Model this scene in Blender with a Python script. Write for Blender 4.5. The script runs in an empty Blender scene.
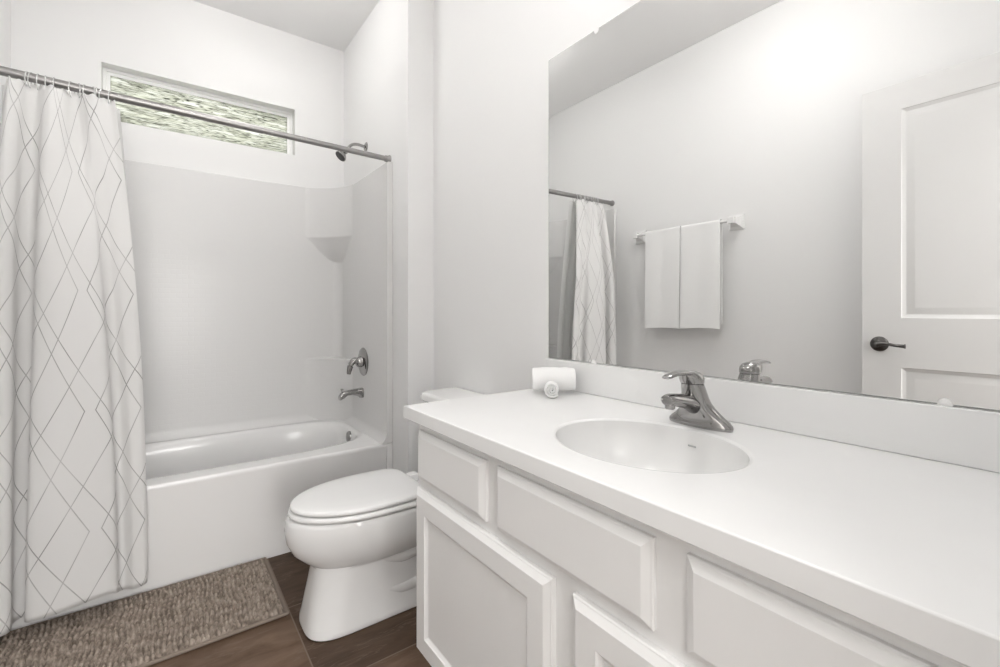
import bpy, bmesh, math, random
from mathutils import Vector, Matrix
random.seed(7)
sc = bpy.context.scene
col = sc.collection
PI = math.pi

# ------------------------------------------------------------------ camera, world, lights, exposure
F_PX = 453.0
YAW = math.atan(336.0 / F_PX)            # camera looks this far right of +Y
cam_d = bpy.data.cameras.new('camera')
cam_d.sensor_width = 36.0
cam_d.lens = 36.0 * F_PX / 1000.0
cam_d.shift_y = -(333.5 - 312.0) / 1000.0
cam_d.clip_start = 0.02
cam = bpy.data.objects.new('camera', cam_d)
cam.location = (0, 0, 1.12)
cam.rotation_euler = (PI / 2, 0, -YAW)
col.objects.link(cam)
sc.camera = cam

world = bpy.data.worlds.new('sky')
sc.world = world
world.use_nodes = True
wn = world.node_tree.nodes
bg = wn['Background']
bg.inputs['Color'].default_value = (0.975, 0.98, 0.985, 1)
bg.inputs['Strength'].default_value = 7.6

def area(name, loc, size, power, rot=(0, 0, 0), color=(1, 0.99, 0.98), shape='DISK', size_y=None):
    l = bpy.data.lights.new(name, 'AREA')
    l.shape = shape
    l.size = size
    if size_y: l.size_y = size_y
    l.energy = power
    l.color = color
    o = bpy.data.objects.new(name, l)
    o.location = loc
    o.rotation_euler = rot
    col.objects.link(o)
    return o

area('hallway_end_fill', (-0.05, -4.14, 1.30), 1.3, 100.0, rot=(PI / 2, 0, 0), color=(1, 0.99, 0.98), shape='RECTANGLE', size_y=2.1)  # added frontal fill shining up the hall through the doorway
area('hallway_fill_lamp', (-0.10, -0.95, 2.66), 0.9, 30.0)  # added overhead fill, spills in from the hall
VANITY_BULB = 4.5      # emission strengths of the lit globes and domes
TUB_DOME = 14.5
ROOM_FILL_DOME = 20.0

sc.view_settings.view_transform = 'Standard'
sc.view_settings.look = 'None'
sc.view_settings.gamma = 1.0
sc.view_settings.use_curve_mapping = False
sc.view_settings.exposure = 0.10

# ------------------------------------------------------------------ materials
def new_mat(name, color, rough=0.5, metal=0.0, spec=0.5):
    m = bpy.data.materials.new(name)
    m.use_nodes = True
    b = m.node_tree.nodes['Principled BSDF']
    b.inputs['Base Color'].default_value = (*color, 1)
    b.inputs['Roughness'].default_value = rough
    b.inputs['Metallic'].default_value = metal
    b.inputs['Specular IOR Level'].default_value = spec
    return m

def nd(m, typ, **kw):
    n = m.node_tree.nodes.new(typ)
    for k, v in kw.items():
        setattr(n, k, v)
    return n

def lk(m, a, b):
    m.node_tree.links.new(a, b)

def bsdf(m):
    return m.node_tree.nodes['Principled BSDF']

def bump_noise(m, scale, strength, dist=0.002, detail=3.0, stretch=None):
    tc = nd(m, 'ShaderNodeTexCoord')
    nz = nd(m, 'ShaderNodeTexNoise')
    nz.inputs['Scale'].default_value = scale
    nz.inputs['Detail'].default_value = detail
    src = tc.outputs['Object']
    if stretch:
        mp = nd(m, 'ShaderNodeMapping')
        mp.inputs['Scale'].default_value = stretch
        lk(m, src, mp.inputs['Vector'])
        src = mp.outputs['Vector']
    lk(m, src, nz.inputs['Vector'])
    bp = nd(m, 'ShaderNodeBump')
    bp.inputs['Strength'].default_value = strength
    bp.inputs['Distance'].default_value = dist
    lk(m, nz.outputs['Fac'], bp.inputs['Height'])
    lk(m, bp.outputs['Normal'], bsdf(m).inputs['Normal'])
    return m

def vary(m, c0, c1, scale=3.0):
    """soft cloudy variation of the base colour"""
    tc = nd(m, 'ShaderNodeTexCoord')
    nz = nd(m, 'ShaderNodeTexNoise')
    nz.inputs['Scale'].default_value = scale
    cr = nd(m, 'ShaderNodeValToRGB')
    cr.color_ramp.elements[0].position = 0.35
    cr.color_ramp.elements[1].position = 0.65
    cr.color_ramp.elements[0].color = (*c0, 1)
    cr.color_ramp.elements[1].color = (*c1, 1)
    lk(m, tc.outputs['Object'], nz.inputs['Vector'])
    lk(m, nz.outputs['Fac'], cr.inputs['Fac'])
    lk(m, cr.outputs['Color'], bsdf(m).inputs['Base Color'])
    return m

M = {}
M['wall'] = bump_noise(new_mat('wall_paint', (0.900, 0.897, 0.892), 0.62, spec=0.3), 160, 0.10, 0.001)
M['ceiling'] = bump_noise(new_mat('ceiling_paint', (0.945, 0.942, 0.937), 0.8, spec=0.2), 120, 0.12, 0.001)
M['trim'] = bump_noise(new_mat('trim_paint', (0.875, 0.872, 0.866), 0.35), 40, 0.02, 0.001)
M['door'] = bump_noise(new_mat('door_paint', (0.77, 0.766, 0.758), 0.4), 40, 0.02, 0.001)
M['vinyl'] = bump_noise(new_mat('window_vinyl', (0.93, 0.93, 0.925), 0.35), 40, 0.02, 0.001)
M['cabinet'] = bump_noise(new_mat('cabinet_paint', (0.925, 0.919, 0.911), 0.38), 70, 0.04, 0.001)
M['counter'] = vary(new_mat('cultured_marble', (0.86, 0.86, 0.85), 0.16), (0.905, 0.904, 0.90), (0.918, 0.917, 0.913), 9)
M['basin'] = vary(new_mat('sink_gloss', (0.84, 0.84, 0.83), 0.22), (0.88, 0.878, 0.87), (0.89, 0.888, 0.88), 9)
M['porcelain'] = vary(new_mat('porcelain', (0.86, 0.86, 0.85), 0.07), (0.88, 0.878, 0.872), (0.89, 0.888, 0.883), 5)
M['seat'] = vary(new_mat('seat_plastic', (0.89, 0.89, 0.88), 0.16), (0.92, 0.918, 0.913), (0.93, 0.928, 0.923), 5)
M['tub'] = vary(new_mat('tub_acrylic', (0.82, 0.81, 0.795), 0.14), (0.885, 0.880, 0.873), (0.895, 0.890, 0.883), 3)
M['chrome'] = bump_noise(new_mat('polished_nickel', (0.35, 0.343, 0.338), 0.08, 1.0), 300, 0.02, 0.0005)
M['rodmetal'] = bump_noise(new_mat('rod_nickel', (0.36, 0.35, 0.345), 0.42, 1.0), 300, 0.02, 0.0005)
M['bronze'] = bump_noise(new_mat('dark_pewter', (0.13, 0.125, 0.12), 0.28, 1.0), 300, 0.03, 0.0005)
M['dark'] = bump_noise(new_mat('dark_rubber', (0.05, 0.05, 0.05), 0.5), 200, 0.1, 0.0005)
M['mirror'] = bump_noise(new_mat('mirror_silver', (0.915, 0.918, 0.915), 0.0, 1.0), 1, 0.0, 0.0)
M['glass_edge'] = bump_noise(new_mat('mirror_edge', (0.55, 0.56, 0.55), 0.2, 0.3), 50, 0.02, 0.0005)
M['clearplastic'] = bump_noise(new_mat('clear_plastic', (0.9, 0.9, 0.89), 0.15), 80, 0.02, 0.0005)
bsdf(M['clearplastic']).inputs['Transmission Weight'].default_value = 0.35
for k in ('bulb', 'tub_dome', 'room_fill_dome'): M[k] = new_mat('lit_glass_' + k, (0.9, 0.9, 0.88), 0.4)

def setup_bulb(m, s):
    tc = nd(m, 'ShaderNodeTexCoord')
    lw = nd(m, 'ShaderNodeTexNoise')
    lw.inputs['Scale'].default_value = 3
    lk(m, tc.outputs['Object'], lw.inputs['Vector'])
    bsdf(m).inputs['Emission Color'].default_value = (1, 0.985, 0.97, 1)
    bsdf(m).inputs['Emission Strength'].default_value = s
setup_bulb(M['bulb'], VANITY_BULB); setup_bulb(M['tub_dome'], TUB_DOME); setup_bulb(M['room_fill_dome'], ROOM_FILL_DOME)

# terry towel
m = M['terry'] = new_mat('terry_cotton', (0.94, 0.937, 0.93), 0.95, spec=0.1)
bump_noise(m, 420, 0.35, 0.002, 2)
bsdf(m).inputs['Sheen Weight'].default_value = 0.2

# tub surround with embossed square tile
m = M['surround'] = new_mat('embossed_surround', (0.79, 0.785, 0.778), 0.26, spec=0.25)
tc = nd(m, 'ShaderNodeTexCoord')
sx = nd(m, 'ShaderNodeSeparateXYZ')
lk(m, tc.outputs['Object'], sx.inputs['Vector'])
add = nd(m, 'ShaderNodeMath', operation='ADD')
lk(m, sx.outputs['X'], add.inputs[0]); lk(m, sx.outputs['Y'], add.inputs[1])
cx = nd(m, 'ShaderNodeCombineXYZ')
lk(m, add.outputs[0], cx.inputs['X']); lk(m, sx.outputs['Z'], cx.inputs['Y'])
br = nd(m, 'ShaderNodeTexBrick')
br.offset = 0.5
br.inputs['Scale'].default_value = 1.0
br.inputs['Brick Width'].default_value = 0.052
br.inputs['Row Height'].default_value = 0.026
br.inputs['Mortar Size'].default_value = 0.0022
br.inputs['Mortar Smooth'].default_value = 0.6
br.inputs['Color1'].default_value = (1, 1, 1, 1)
br.inputs['Color2'].default_value = (0.80, 0.80, 0.80, 1)
br.inputs['Mortar'].default_value = (0.45, 0.45, 0.45, 1)
lk(m, cx.outputs[0], br.inputs['Vector'])
nz = nd(m, 'ShaderNodeTexNoise'); nz.inputs['Scale'].default_value = 22
lk(m, tc.outputs['Object'], nz.inputs['Vector'])
mixh = nd(m, 'ShaderNodeMath', operation='MULTIPLY_ADD')
lk(m, nz.outputs['Fac'], mixh.inputs[0]); mixh.inputs[1].default_value = 0.5
lk(m, br.outputs['Color'], mixh.inputs[2])
bp = nd(m, 'ShaderNodeBump'); bp.inputs['Strength'].default_value = 0.22; bp.inputs['Distance'].default_value = 0.0022
lk(m, mixh.outputs[0], bp.inputs['Height']); lk(m, bp.outputs['Normal'], bsdf(m).inputs['Normal'])

# dark brown stone tile floor, 18 inch grid
m = M['floor'] = new_mat('brown_slate_tile', (0.06, 0.04, 0.03), 0.5, spec=0.18)
tc = nd(m, 'ShaderNodeTexCoord')
mp = nd(m, 'ShaderNodeMapping')
mp.inputs['Location'].default_value = (-0.379 + 4.57 + 0.002, -1.400 + 4.57 + 0.002, 0)
lk(m, tc.outputs['Object'], mp.inputs['Vector'])
br = nd(m, 'ShaderNodeTexBrick'); br.offset = 0.0; br.squash = 1.0
br.inputs['Scale'].default_value = 1.0
br.inputs['Brick Width'].default_value = 0.457
br.inputs['Row Height'].default_value = 0.457
br.inputs['Mortar Size'].default_value = 0.0024
br.inputs['Mortar Smooth'].default_value = 0.15
br.inputs['Color1'].default_value = (0.72, 0.72, 0.72, 1)
br.inputs['Color2'].default_value = (1.12, 1.12, 1.12, 1)
lk(m, mp.outputs[0], br.inputs['Vector'])
mp2 = nd(m, 'ShaderNodeMapping'); mp2.inputs['Scale'].default_value = (1.0, 3.2, 1.0)
mp2.inputs['Rotation'].default_value = (0, 0, 0.25)
lk(m, tc.outputs['Object'], mp2.inputs['Vector'])
n1 = nd(m, 'ShaderNodeTexNoise'); n1.inputs['Scale'].default_value = 4.5; n1.inputs['Detail'].default_value = 8; n1.inputs['Roughness'].default_value = 0.62
n1.inputs['Distortion'].default_value = 0.6
lk(m, mp2.outputs[0], n1.inputs['Vector'])
cr = nd(m, 'ShaderNodeValToRGB')
cr.color_ramp.elements[0].position = 0.30; cr.color_ramp.elements[0].color = (0.075, 0.046, 0.030, 1)
cr.color_ramp.elements[1].position = 0.72; cr.color_ramp.elements[1].color = (0.165, 0.110, 0.077, 1)
lk(m, n1.outputs['Fac'], cr.inputs['Fac'])
mul = nd(m, 'ShaderNodeMixRGB', blend_type='MULTIPLY'); mul.inputs['Fac'].default_value = 1.0
lk(m, cr.outputs['Color'], mul.inputs['Color1'])
def mop(op, a, b=None):
    n = nd(m, 'ShaderNodeMath', operation=op)
    for i, x in enumerate((a, b)):
        if x is None: continue
        if isinstance(x, (int, float)): n.inputs[i].default_value = x
        else: lk(m, x, n.inputs[i])
    return n.outputs[0]
sxy = nd(m, 'ShaderNodeSeparateXYZ'); lk(m, tc.outputs['Object'], sxy.inputs[0])
ix = mop('FLOOR', mop('DIVIDE', mop('SUBTRACT', sxy.outputs['X'], 0.379), 0.457))
iy = mop('FLOOR', mop('DIVIDE', mop('SUBTRACT', sxy.outputs['Y'], 1.400), 0.457))
tone = mop('SINE', mop('ADD', mop('ADD', mop('MULTIPLY', ix, 2.1), mop('MULTIPLY', iy, 1.7)), 3.67))
tone = mop('ADD', mop('MULTIPLY', tone, 0.32), 0.92)
lk(m, tone, mul.inputs['Color2'])
# thin pale veins
n2 = nd(m, 'ShaderNodeTexNoise'); n2.inputs['Scale'].default_value = 1.7; n2.inputs['Detail'].default_value = 5; n2.inputs['Distortion'].default_value = 1.4
lk(m, mp2.outputs[0], n2.inputs['Vector'])
v1 = nd(m, 'ShaderNodeMath', operation='SUBTRACT'); lk(m, n2.outputs['Fac'], v1.inputs[0]); v1.inputs[1].default_value = 0.5
v2 = nd(m, 'ShaderNodeMath', operation='ABSOLUTE'); lk(m, v1.outputs[0], v2.inputs[0])
v3 = nd(m, 'ShaderNodeMapRange'); v3.inputs['From Min'].default_value = 0.0; v3.inputs['From Max'].default_value = 0.007
v3.inputs['To Min'].default_value = 0.38; v3.inputs['To Max'].default_value = 0.0
lk(m, v2.outputs[0], v3.inputs['Value'])
vm = nd(m, 'ShaderNodeMixRGB'); lk(m, v3.outputs[0], vm.inputs['Fac']); lk(m, mul.outputs['Color'], vm.inputs['Color1'])
vm.inputs['Color2'].default_value = (0.22, 0.165, 0.125, 1)
gm = nd(m, 'ShaderNodeMixRGB'); lk(m, br.outputs['Fac'], gm.inputs['Fac']); lk(m, vm.outputs['Color'], gm.inputs['Color1'])
gm.inputs['Color2'].default_value = (0.20, 0.15, 0.115, 1)
lk(m, gm.outputs['Color'], bsdf(m).inputs['Base Color'])
bp = nd(m, 'ShaderNodeBump'); bp.inputs['Strength'].default_value = 0.25; bp.inputs['Distance'].default_value = 0.004
lk(m, n1.outputs['Fac'], bp.inputs['Height']); lk(m, bp.outputs['Normal'], bsdf(m).inputs['Normal'])

# chenille mat
m = M['chenille'] = new_mat('chenille_taupe', (0.2, 0.15, 0.12), 0.95, spec=0.1)
tc = nd(m, 'ShaderNodeTexCoord')
n1 = nd(m, 'ShaderNodeTexNoise'); n1.inputs['Scale'].default_value = 45; n1.inputs['Detail'].default_value = 2
lk(m, tc.outputs['Object'], n1.inputs['Vector'])
cr = nd(m, 'ShaderNodeValToRGB')
cr.color_ramp.elements[0].position = 0.33; cr.color_ramp.elements[0].color = (0.20, 0.162, 0.132, 1)
cr.color_ramp.elements[1].position = 0.66; cr.color_ramp.elements[1].color = (0.46, 0.39, 0.33, 1)
lk(m, n1.outputs['Fac'], cr.inputs['Fac']); lk(m, cr.outputs['Color'], bsdf(m).inputs['Base Color'])
bp = nd(m, 'ShaderNodeBump'); bp.inputs['Strength'].default_value = 0.5; bp.inputs['Distance'].default_value = 0.003
lk(m, n1.outputs['Fac'], bp.inputs['Height']); lk(m, bp.outputs['Normal'], bsdf(m).inputs['Normal'])
M['mathem'] = bump_noise(new_mat('mat_binding', (0.26, 0.215, 0.18), 0.9, spec=0.1), 500, 0.4, 0.001)

# shower curtain fabric with thin zigzag line print (uv: metres of cloth)
m = M['curtain'] = new_mat('curtain_polyester', (0.80, 0.785, 0.765), 0.75, spec=0.2)
nt = m.node_tree
tc = nd(m, 'ShaderNodeTexCoord')
suv = nd(m, 'ShaderNodeSeparateXYZ'); lk(m, tc.outputs['UV'], suv.inputs[0])
def mth(op, a, b=None, c=None):
    n = nd(m, 'ShaderNodeMath', operation=op)
    for i, x in enumerate((a, b, c)):
        if x is None: continue
        if isinstance(x, (int, float)): n.inputs[i].default_value = x
        else: lk(m, x, n.inputs[i])
    return n.outputs[0]
def zig(W, A, P, u0, v0, sign):
    t = mth('PINGPONG', mth('ADD', suv.outputs['Y'], v0 + 20 * P), P / 2)      # 0..P/2
    t = mth('MULTIPLY', mth('SUBTRACT', mth('DIVIDE', t, P / 4), 1.0), A * sign)
    d = mth('ADD', mth('SUBTRACT', suv.outputs['X'], t), u0 + 40 * W)
    d = mth('PINGPONG', d, W / 2)
    return d
def slant(W, k, u0, sign):
    d = mth('ADD', mth('ADD', suv.outputs['X'], mth('MULTIPLY', suv.outputs['Y'], k * sign)), u0 + 40 * W)
    return mth('PINGPONG', d, W / 2)
ds = [slant(0.215, 0.52, 0.03, 1), slant(0.215, 0.52, 0.03, -1),
      zig(0.215, 0.092, 0.86, 0.110, 0.182, 1), zig(0.215, 0.092, 0.86, 0.110, 0.182, -1)]
dm = mth('MINIMUM', mth('MINIMUM', ds[0], ds[1]), mth('MINIMUM', ds[2], ds[3]))
mr = nd(m, 'ShaderNodeMapRange')
mr.inputs['From Min'].default_value = 0.0009; mr.inputs['From Max'].default_value = 0.0021
mr.inputs['To Min'].default_value = 0.72; mr.inputs['To Max'].default_value = 0.0
lk(m, dm, mr.inputs['Value'])
fade = nd(m, 'ShaderNodeTexNoise'); fade.inputs['Scale'].default_value = 7
lk(m, tc.outputs['UV'], fade.inputs['Vector'])
fr = nd(m, 'ShaderNodeMapRange'); fr.inputs['From Min'].default_value = 0.35; fr.inputs['From Max'].default_value = 0.65
fr.inputs['To Min'].default_value = 0.45; fr.inputs['To Max'].default_value = 1.0
lk(m, fade.outputs['Fac'], fr.inputs['Value'])
fac = mth('MULTIPLY', mr.outputs[0], fr.outputs[0])
mx = nd(m, 'ShaderNodeMixRGB'); lk(m, fac, mx.inputs['Fac'])
mx.inputs['Color1'].default_value = (0.92, 0.913, 0.905, 1); mx.inputs['Color2'].default_value = (0.16, 0.145, 0.14, 1)
lk(m, mx.outputs['Color'], bsdf(m).inputs['Base Color'])
tr = nd(m, 'ShaderNodeBsdfTranslucent'); lk(m, mx.outputs['Color'], tr.inputs['Color'])
ms = nd(m, 'ShaderNodeMixShader'); ms.inputs['Fac'].default_value = 0.30
out = nt.nodes['Material Output']
lk(m, bsdf(m).outputs[0], ms.inputs[1]); lk(m, tr.outputs[0], ms.inputs[2]); lk(m, ms.outputs[0], out.inputs['Surface'])
wv = nd(m, 'ShaderNodeTexNoise'); wv.inputs['Scale'].default_value = 14
lk(m, tc.outputs['UV'], wv.inputs['Vector'])
bp = nd(m, 'ShaderNodeBump'); bp.inputs['Strength'].default_value = 0.25; bp.inputs['Distance'].default_value = 0.006
lk(m, wv.outputs['Fac'], bp.inputs['Height']); lk(m, bp.outputs['Normal'], bsdf(m).inputs['Normal'])

m = M['liner'] = bump_noise(new_mat('liner_vinyl', (0.88, 0.88, 0.875), 0.35), 30, 0.1, 0.002)
tr = nd(m, 'ShaderNodeBsdfTranslucent'); tr.inputs['Color'].default_value = (0.9, 0.9, 0.89, 1)
ms = nd(m, 'ShaderNodeMixShader'); ms.inputs['Fac'].default_value = 0.5
lk(m, bsdf(m).outputs[0], ms.inputs[1]); lk(m, tr.outputs[0], ms.inputs[2])
lk(m, ms.outputs[0], m.node_tree.nodes['Material Output'].inputs['Surface'])

# obscure rain glass: pale, translucent, streaked sideways
m = M['rainglass'] = new_mat('rain_glass', (0.6, 0.62, 0.58), 0.12)
tc = nd(m, 'ShaderNodeTexCoord')
mp = nd(m, 'ShaderNodeMapping'); mp.inputs['Scale'].default_value = (4.2, 1, 74)
lk(m, tc.outputs['Object'], mp.inputs['Vector'])
n1 = nd(m, 'ShaderNodeTexNoise'); n1.inputs['Scale'].default_value = 1.5; n1.inputs['Detail'].default_value = 1.6; n1.inputs['Distortion'].default_value = 0.25
lk(m, mp.outputs[0], n1.inputs['Vector'])
cr = nd(m, 'ShaderNodeValToRGB')
cr.color_ramp.elements[0].position = 0.0; cr.color_ramp.elements[0].color = (0.43, 0.435, 0.42, 1)
cr.color_ramp.elements[1].position = 1.0; cr.color_ramp.elements[1].color = (0.43, 0.435, 0.415, 1)
for q, c_ in ((0.385, (0.36, 0.365, 0.33, 1)), (0.425, (0.012, 0.013, 0.010, 1)), (0.452, (0.30, 0.305, 0.265, 1)), (0.52, (0.40, 0.405, 0.37, 1)), (0.565, (0.07, 0.072, 0.058, 1)), (0.59, (0.41, 0.415, 0.39, 1))):
    e = cr.color_ramp.elements.new(q); e.color = c_
lk(m, n1.outputs['Fac'], cr.inputs['Fac'])
tr = nd(m, 'ShaderNodeBsdfTranslucent'); lk(m, cr.outputs['Color'], tr.inputs['Color'])
gl = nd(m, 'ShaderNodeBsdfGlossy'); gl.inputs['Roughness'].default_value = 0.15; gl.inputs['Color'].default_value = (0.9, 0.9, 0.9, 1)
bp = nd(m, 'ShaderNodeBump'); bp.inputs['Strength'].default_value = 0.4; bp.inputs['Distance'].default_value = 0.003
lk(m, n1.outputs['Fac'], bp.inputs['Height']); lk(m, bp.outputs['Normal'], gl.inputs['Normal'])
ms = nd(m, 'ShaderNodeMixShader'); ms.inputs['Fac'].default_value = 0.015
lk(m, tr.outputs[0], ms.inputs[1]); lk(m, gl.outputs[0], ms.inputs[2])
lk(m, ms.outputs[0], m.node_tree.nodes['Material Output'].inputs['Surface'])

# ------------------------------------------------------------------ mesh helpers
def add_box(bm, lo, hi, bevel=0.0, seg=2):
    r = bmesh.ops.create_cube(bm, size=1.0)
    vs = r['verts']
    for v in vs:
        v.co = Vector([(lo[i] + hi[i]) / 2 + v.co[i] * (hi[i] - lo[i]) for i in range(3)])
    if bevel > 0:
        es = list({e for v in vs for e in v.link_edges})
        bmesh.ops.bevel(bm, geom=es, offset=bevel, segments=seg, profile=0.5, affect='EDGES')

def loft(bm, rings, cap0=True, cap1=True, closed=True):
    """rings: list of equal-length point lists"""
    V = [[bm.verts.new(p) for p in r] for r in rings]
    n = len(rings[0])
    for a, b in zip(V[:-1], V[1:]):
        for i in range(n if closed else n - 1):
            j = (i + 1) % n
            try: bm.faces.new((a[i], a[j], b[j], b[i]))
            except ValueError: pass
    if cap0 and closed: bm.faces.new(list(reversed(V[0])))
    if cap1 and closed: bm.faces.new(V[-1])
    return V

def smooth_path(pts, n=8):
    """Catmull-Rom through pts"""
    P = [Vector(p) for p in pts]
    P = [P[0] * 2 - P[1]] + P + [P[-1] * 2 - P[-2]]
    out = []
    for i in range(1, len(P) - 2):
        for k in range(n):
            t = k / n
            a, b, c, d = P[i - 1], P[i], P[i + 1], P[i + 2]
            out.append(0.5 * ((2 * b) + (c - a) * t + (2 * a - 5 * b + 4 * c - d) * t * t + (3 * b - a - 3 * c + d) * t ** 3))
    out.append(P[-2])
    return out

def tube(bm, pts, rad, n=14, flat=1.0, up=Vector((0, 0, 1))):
    """rad: number or list; flat scales the radius along the 'up'-ish normal"""
    pts = [Vector(p) for p in pts]
    if not isinstance(rad, (list, tuple)): rad = [rad] * len(pts)
    rings = []
    for i, p in enumerate(pts):
        t = (pts[min(i + 1, len(pts) - 1)] - pts[max(i - 1, 0)]).normalized()
        u = up if abs(t.dot(up)) < 0.95 else Vector((0, 1, 0))
        s = t.cross(u).normalized(); w = s.cross(t).normalized()
        r = rad[i]
        rings.append([p + s * (r * math.cos(2 * PI * k / n)) + w * (r * flat * math.sin(2 * PI * k / n)) for k in range(n)])
    loft(bm, rings)

def lathe(bm, prof, origin, axis='Z', n=40):
    """prof: (radius, height) list"""
    rings = []
    for r, h in prof:
        ring = []
        for k in range(n):
            a = 2 * PI * k / n
            c, s = r * math.cos(a), r * math.sin(a)
            if axis == 'Z': p = (c, s, h)
            elif axis == 'X': p = (h, c, s)
            else: p = (c, h, s)
            ring.append(Vector(origin) + Vector(p))
        rings.append(ring)
    loft(bm, rings)

def obj(name, bm, mat, parent=None, smooth=True, angle=35, subsurf=0, weighted=True):
    bmesh.ops.remove_doubles(bm, verts=bm.verts, dist=1e-6)
    bmesh.ops.recalc_face_normals(bm, faces=bm.faces)
    me = bpy.data.meshes.new(name)
    bm.to_mesh(me); bm.free()
    o = bpy.data.objects.new(name, me)
    col.objects.link(o)
    me.materials.append(mat)
    if parent is not None:
        r = parent
        off = Vector(r.location)
        while r.parent is not None:
            r = r.parent; off += Vector(r.location)
        me.transform(Matrix.Translation(-off))
        o.parent = parent
    if smooth:
        for p in me.polygons: p.use_smooth = True
        me.set_sharp_from_angle(angle=math.radians(angle))
        if weighted:
            wnm = o.modifiers.new('weighted_normal', 'WEIGHTED_NORMAL'); wnm.keep_sharp = True
    if subsurf:
        md = o.modifiers.new('subsurf', 'SUBSURF'); md.levels = subsurf; md.render_levels = subsurf
    return o

def tag(o, label, cat, group=None):
    o['label'] = label; o['category'] = cat
    if group: o['group'] = group
    return o

def thing(name, loc, label, cat, group=None):
    o = bpy.data.objects.new(name, None)
    o.empty_display_size = 0.05
    o.location = loc
    col.objects.link(o)
    return tag(o, label, cat, group)

def struct(name, bm, mat, smooth=False):
    o = obj(name, bm, mat, None, smooth)
    o['kind'] = 'structure'
    return o

def box_struct(name, boxes, mat):
    bm = bmesh.new()
    for lo, hi in boxes: add_box(bm, lo, hi)
    return struct(name, bm, mat)

# ------------------------------------------------------------------ room dimensions
XM, XA, XL = 1.10, 0.96, -0.57        # mirror wall, shower end wall, left wall
YB, YW, YF = 3.037, 2.05, -0.10       # back wall, face of shower wing wall, front (door) wall
ZC = 2.85
T = 0.12
WX0, WX1, WZ0, WZ1 = -0.255, 0.657, 2.10, 2.384   # window opening

# ------------------------------------------------------------------ structure
box_struct('floor', [((-1.1, -4.4, -0.06), (1.3, YB + T, 0.0))], M['floor'])
box_struct('ceiling', [((XL - T, YF - T, ZC), (XM + T, YB + T, ZC + 0.08))], M['ceiling'])
box_struct('wall_left', [((XL - T, YF - T, 0), (XL, YB + T, ZC))], M['wall'])
box_struct('wall_right', [((XM, YF - T, 0), (XM + T, YB + T, ZC))], M['wall'])
box_struct('wall_shower_end', [((XA, YW, 0), (XM, YB, ZC))], M['wall'])
box_struct('wall_back', [((XL, YB, 0), (WX0, YB + T, ZC)), ((WX1, YB, 0), (XM, YB + T, ZC)),
                         ((WX0, YB, 0), (WX1, YB + T, WZ0)), ((WX0, YB, WZ1), (WX1, YB + T, ZC))], M['wall'])
DX0, DX1, DZ = -0.47, 0.34, 2.17
box_struct('wall_front', [((XL, YF - T, 0), (DX0, YF, ZC)), ((DX1, YF - T, 0), (XM, YF, ZC)),
                          ((DX0, YF - T, DZ), (DX1, YF, ZC))], M['wall'])
# hallway the doorway opens on
M['hall'] = bump_noise(new_mat('hall_paint', (0.80, 0.79, 0.775), 0.6, spec=0.3), 160, 0.10, 0.001)
HY = -4.2
box_struct('wall_hall', [((-1.0, HY - 0.12, 0), (0.95, HY, 2.7)), ((-1.0, HY, 0), (-0.88, YF - T, 2.7)),
                         ((0.83, HY, 0), (0.95, YF - T, 2.7)), ((-0.88, YF - T - 0.02, 0), (XL - T, YF - T, 2.7))], M['hall'])
box_struct('ceiling_hall', [((-1.0, HY - 0.12, 2.7), (0.95, YF - T, 2.78))], M['ceiling'])

# baseboards
def baseboard(name, lo, hi):
    bm = bmesh.new(); add_box(bm, lo, hi, 0.004, 2)
    return struct(name, bm, M['trim'], True)
baseboard('baseboard_left', (XL, YF, 0), (XL + 0.014, 2.215, 0.09))
baseboard('baseboard_right', (XM - 0.014, 1.145, 0), (XM, YW, 0.09))
baseboard('baseboard_shower_end', (XA, YW - 0.014, 0), (XM - 0.014, YW, 0.09))
# door casing around the doorway on the front wall (right jamb and head)
bm = bmesh.new()
add_box(bm, (DX1, YF, 0), (DX1 + 0.06, YF + 0.014, DZ + 0.06), 0.003)
add_box(bm, (DX0 - 0.06, YF, DZ), (DX1, YF + 0.014, DZ + 0.06), 0.003)
struct('trim_1', bm, M['trim'], True)

# window_1: vinyl frame and obscure glass pane set in a drywall recess
def rect_ring(x0, x1, z0, z1, y):
    return [(x0, y, z0), (x1, y, z0), (x1, y, z1), (x0, y, z1)]
win = bpy.data.objects.new('window_1', None)
win.location = ((WX0 + WX1) / 2, YB + 0.07, WZ0); col.objects.link(win); win['kind'] = 'structure'
bm = bmesh.new()
fy0, fy1 = YB + 0.060, YB + 0.105
fw = 0.030
rings = [rect_ring(WX0 + 0.001, WX1 - 0.001, WZ0 + 0.001, WZ1 - 0.001, fy1),
         rect_ring(WX0 + 0.001, WX1 - 0.001, WZ0 + 0.001, WZ1 - 0.001, fy0),
         rect_ring(WX0 + 0.014, WX1 - 0.014, WZ0 + 0.014, WZ1 - 0.014, fy0),
         rect_ring(WX0 + 0.016, WX1 - 0.016, WZ0 + 0.016, WZ1 - 0.016, fy0 + 0.008),
         rect_ring(WX0 + fw, WX1 - fw, WZ0 + 0.020, WZ1 - fw, fy0 + 0.012),
         rect_ring(WX0 + fw, WX1 - fw, WZ0 + 0.020, WZ1 - fw, fy0 + 0.022),
         rect_ring(WX0 + fw, WX1 - fw, WZ0 + 0.020, WZ1 - fw, fy1)]
loft(bm, rings + [rings[0]], cap0=False, cap1=False)
obj('window_frame', bm, M['vinyl'], win, True, 20)
bm = bmesh.new(); add_box(bm, (WX0 + 0.026, fy0 + 0.016, WZ0 + 0.016), (WX1 - 0.026, fy0 + 0.020, WZ1 - 0.026))
obj('window_glass', bm, M['rainglass'], win, False)

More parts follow.
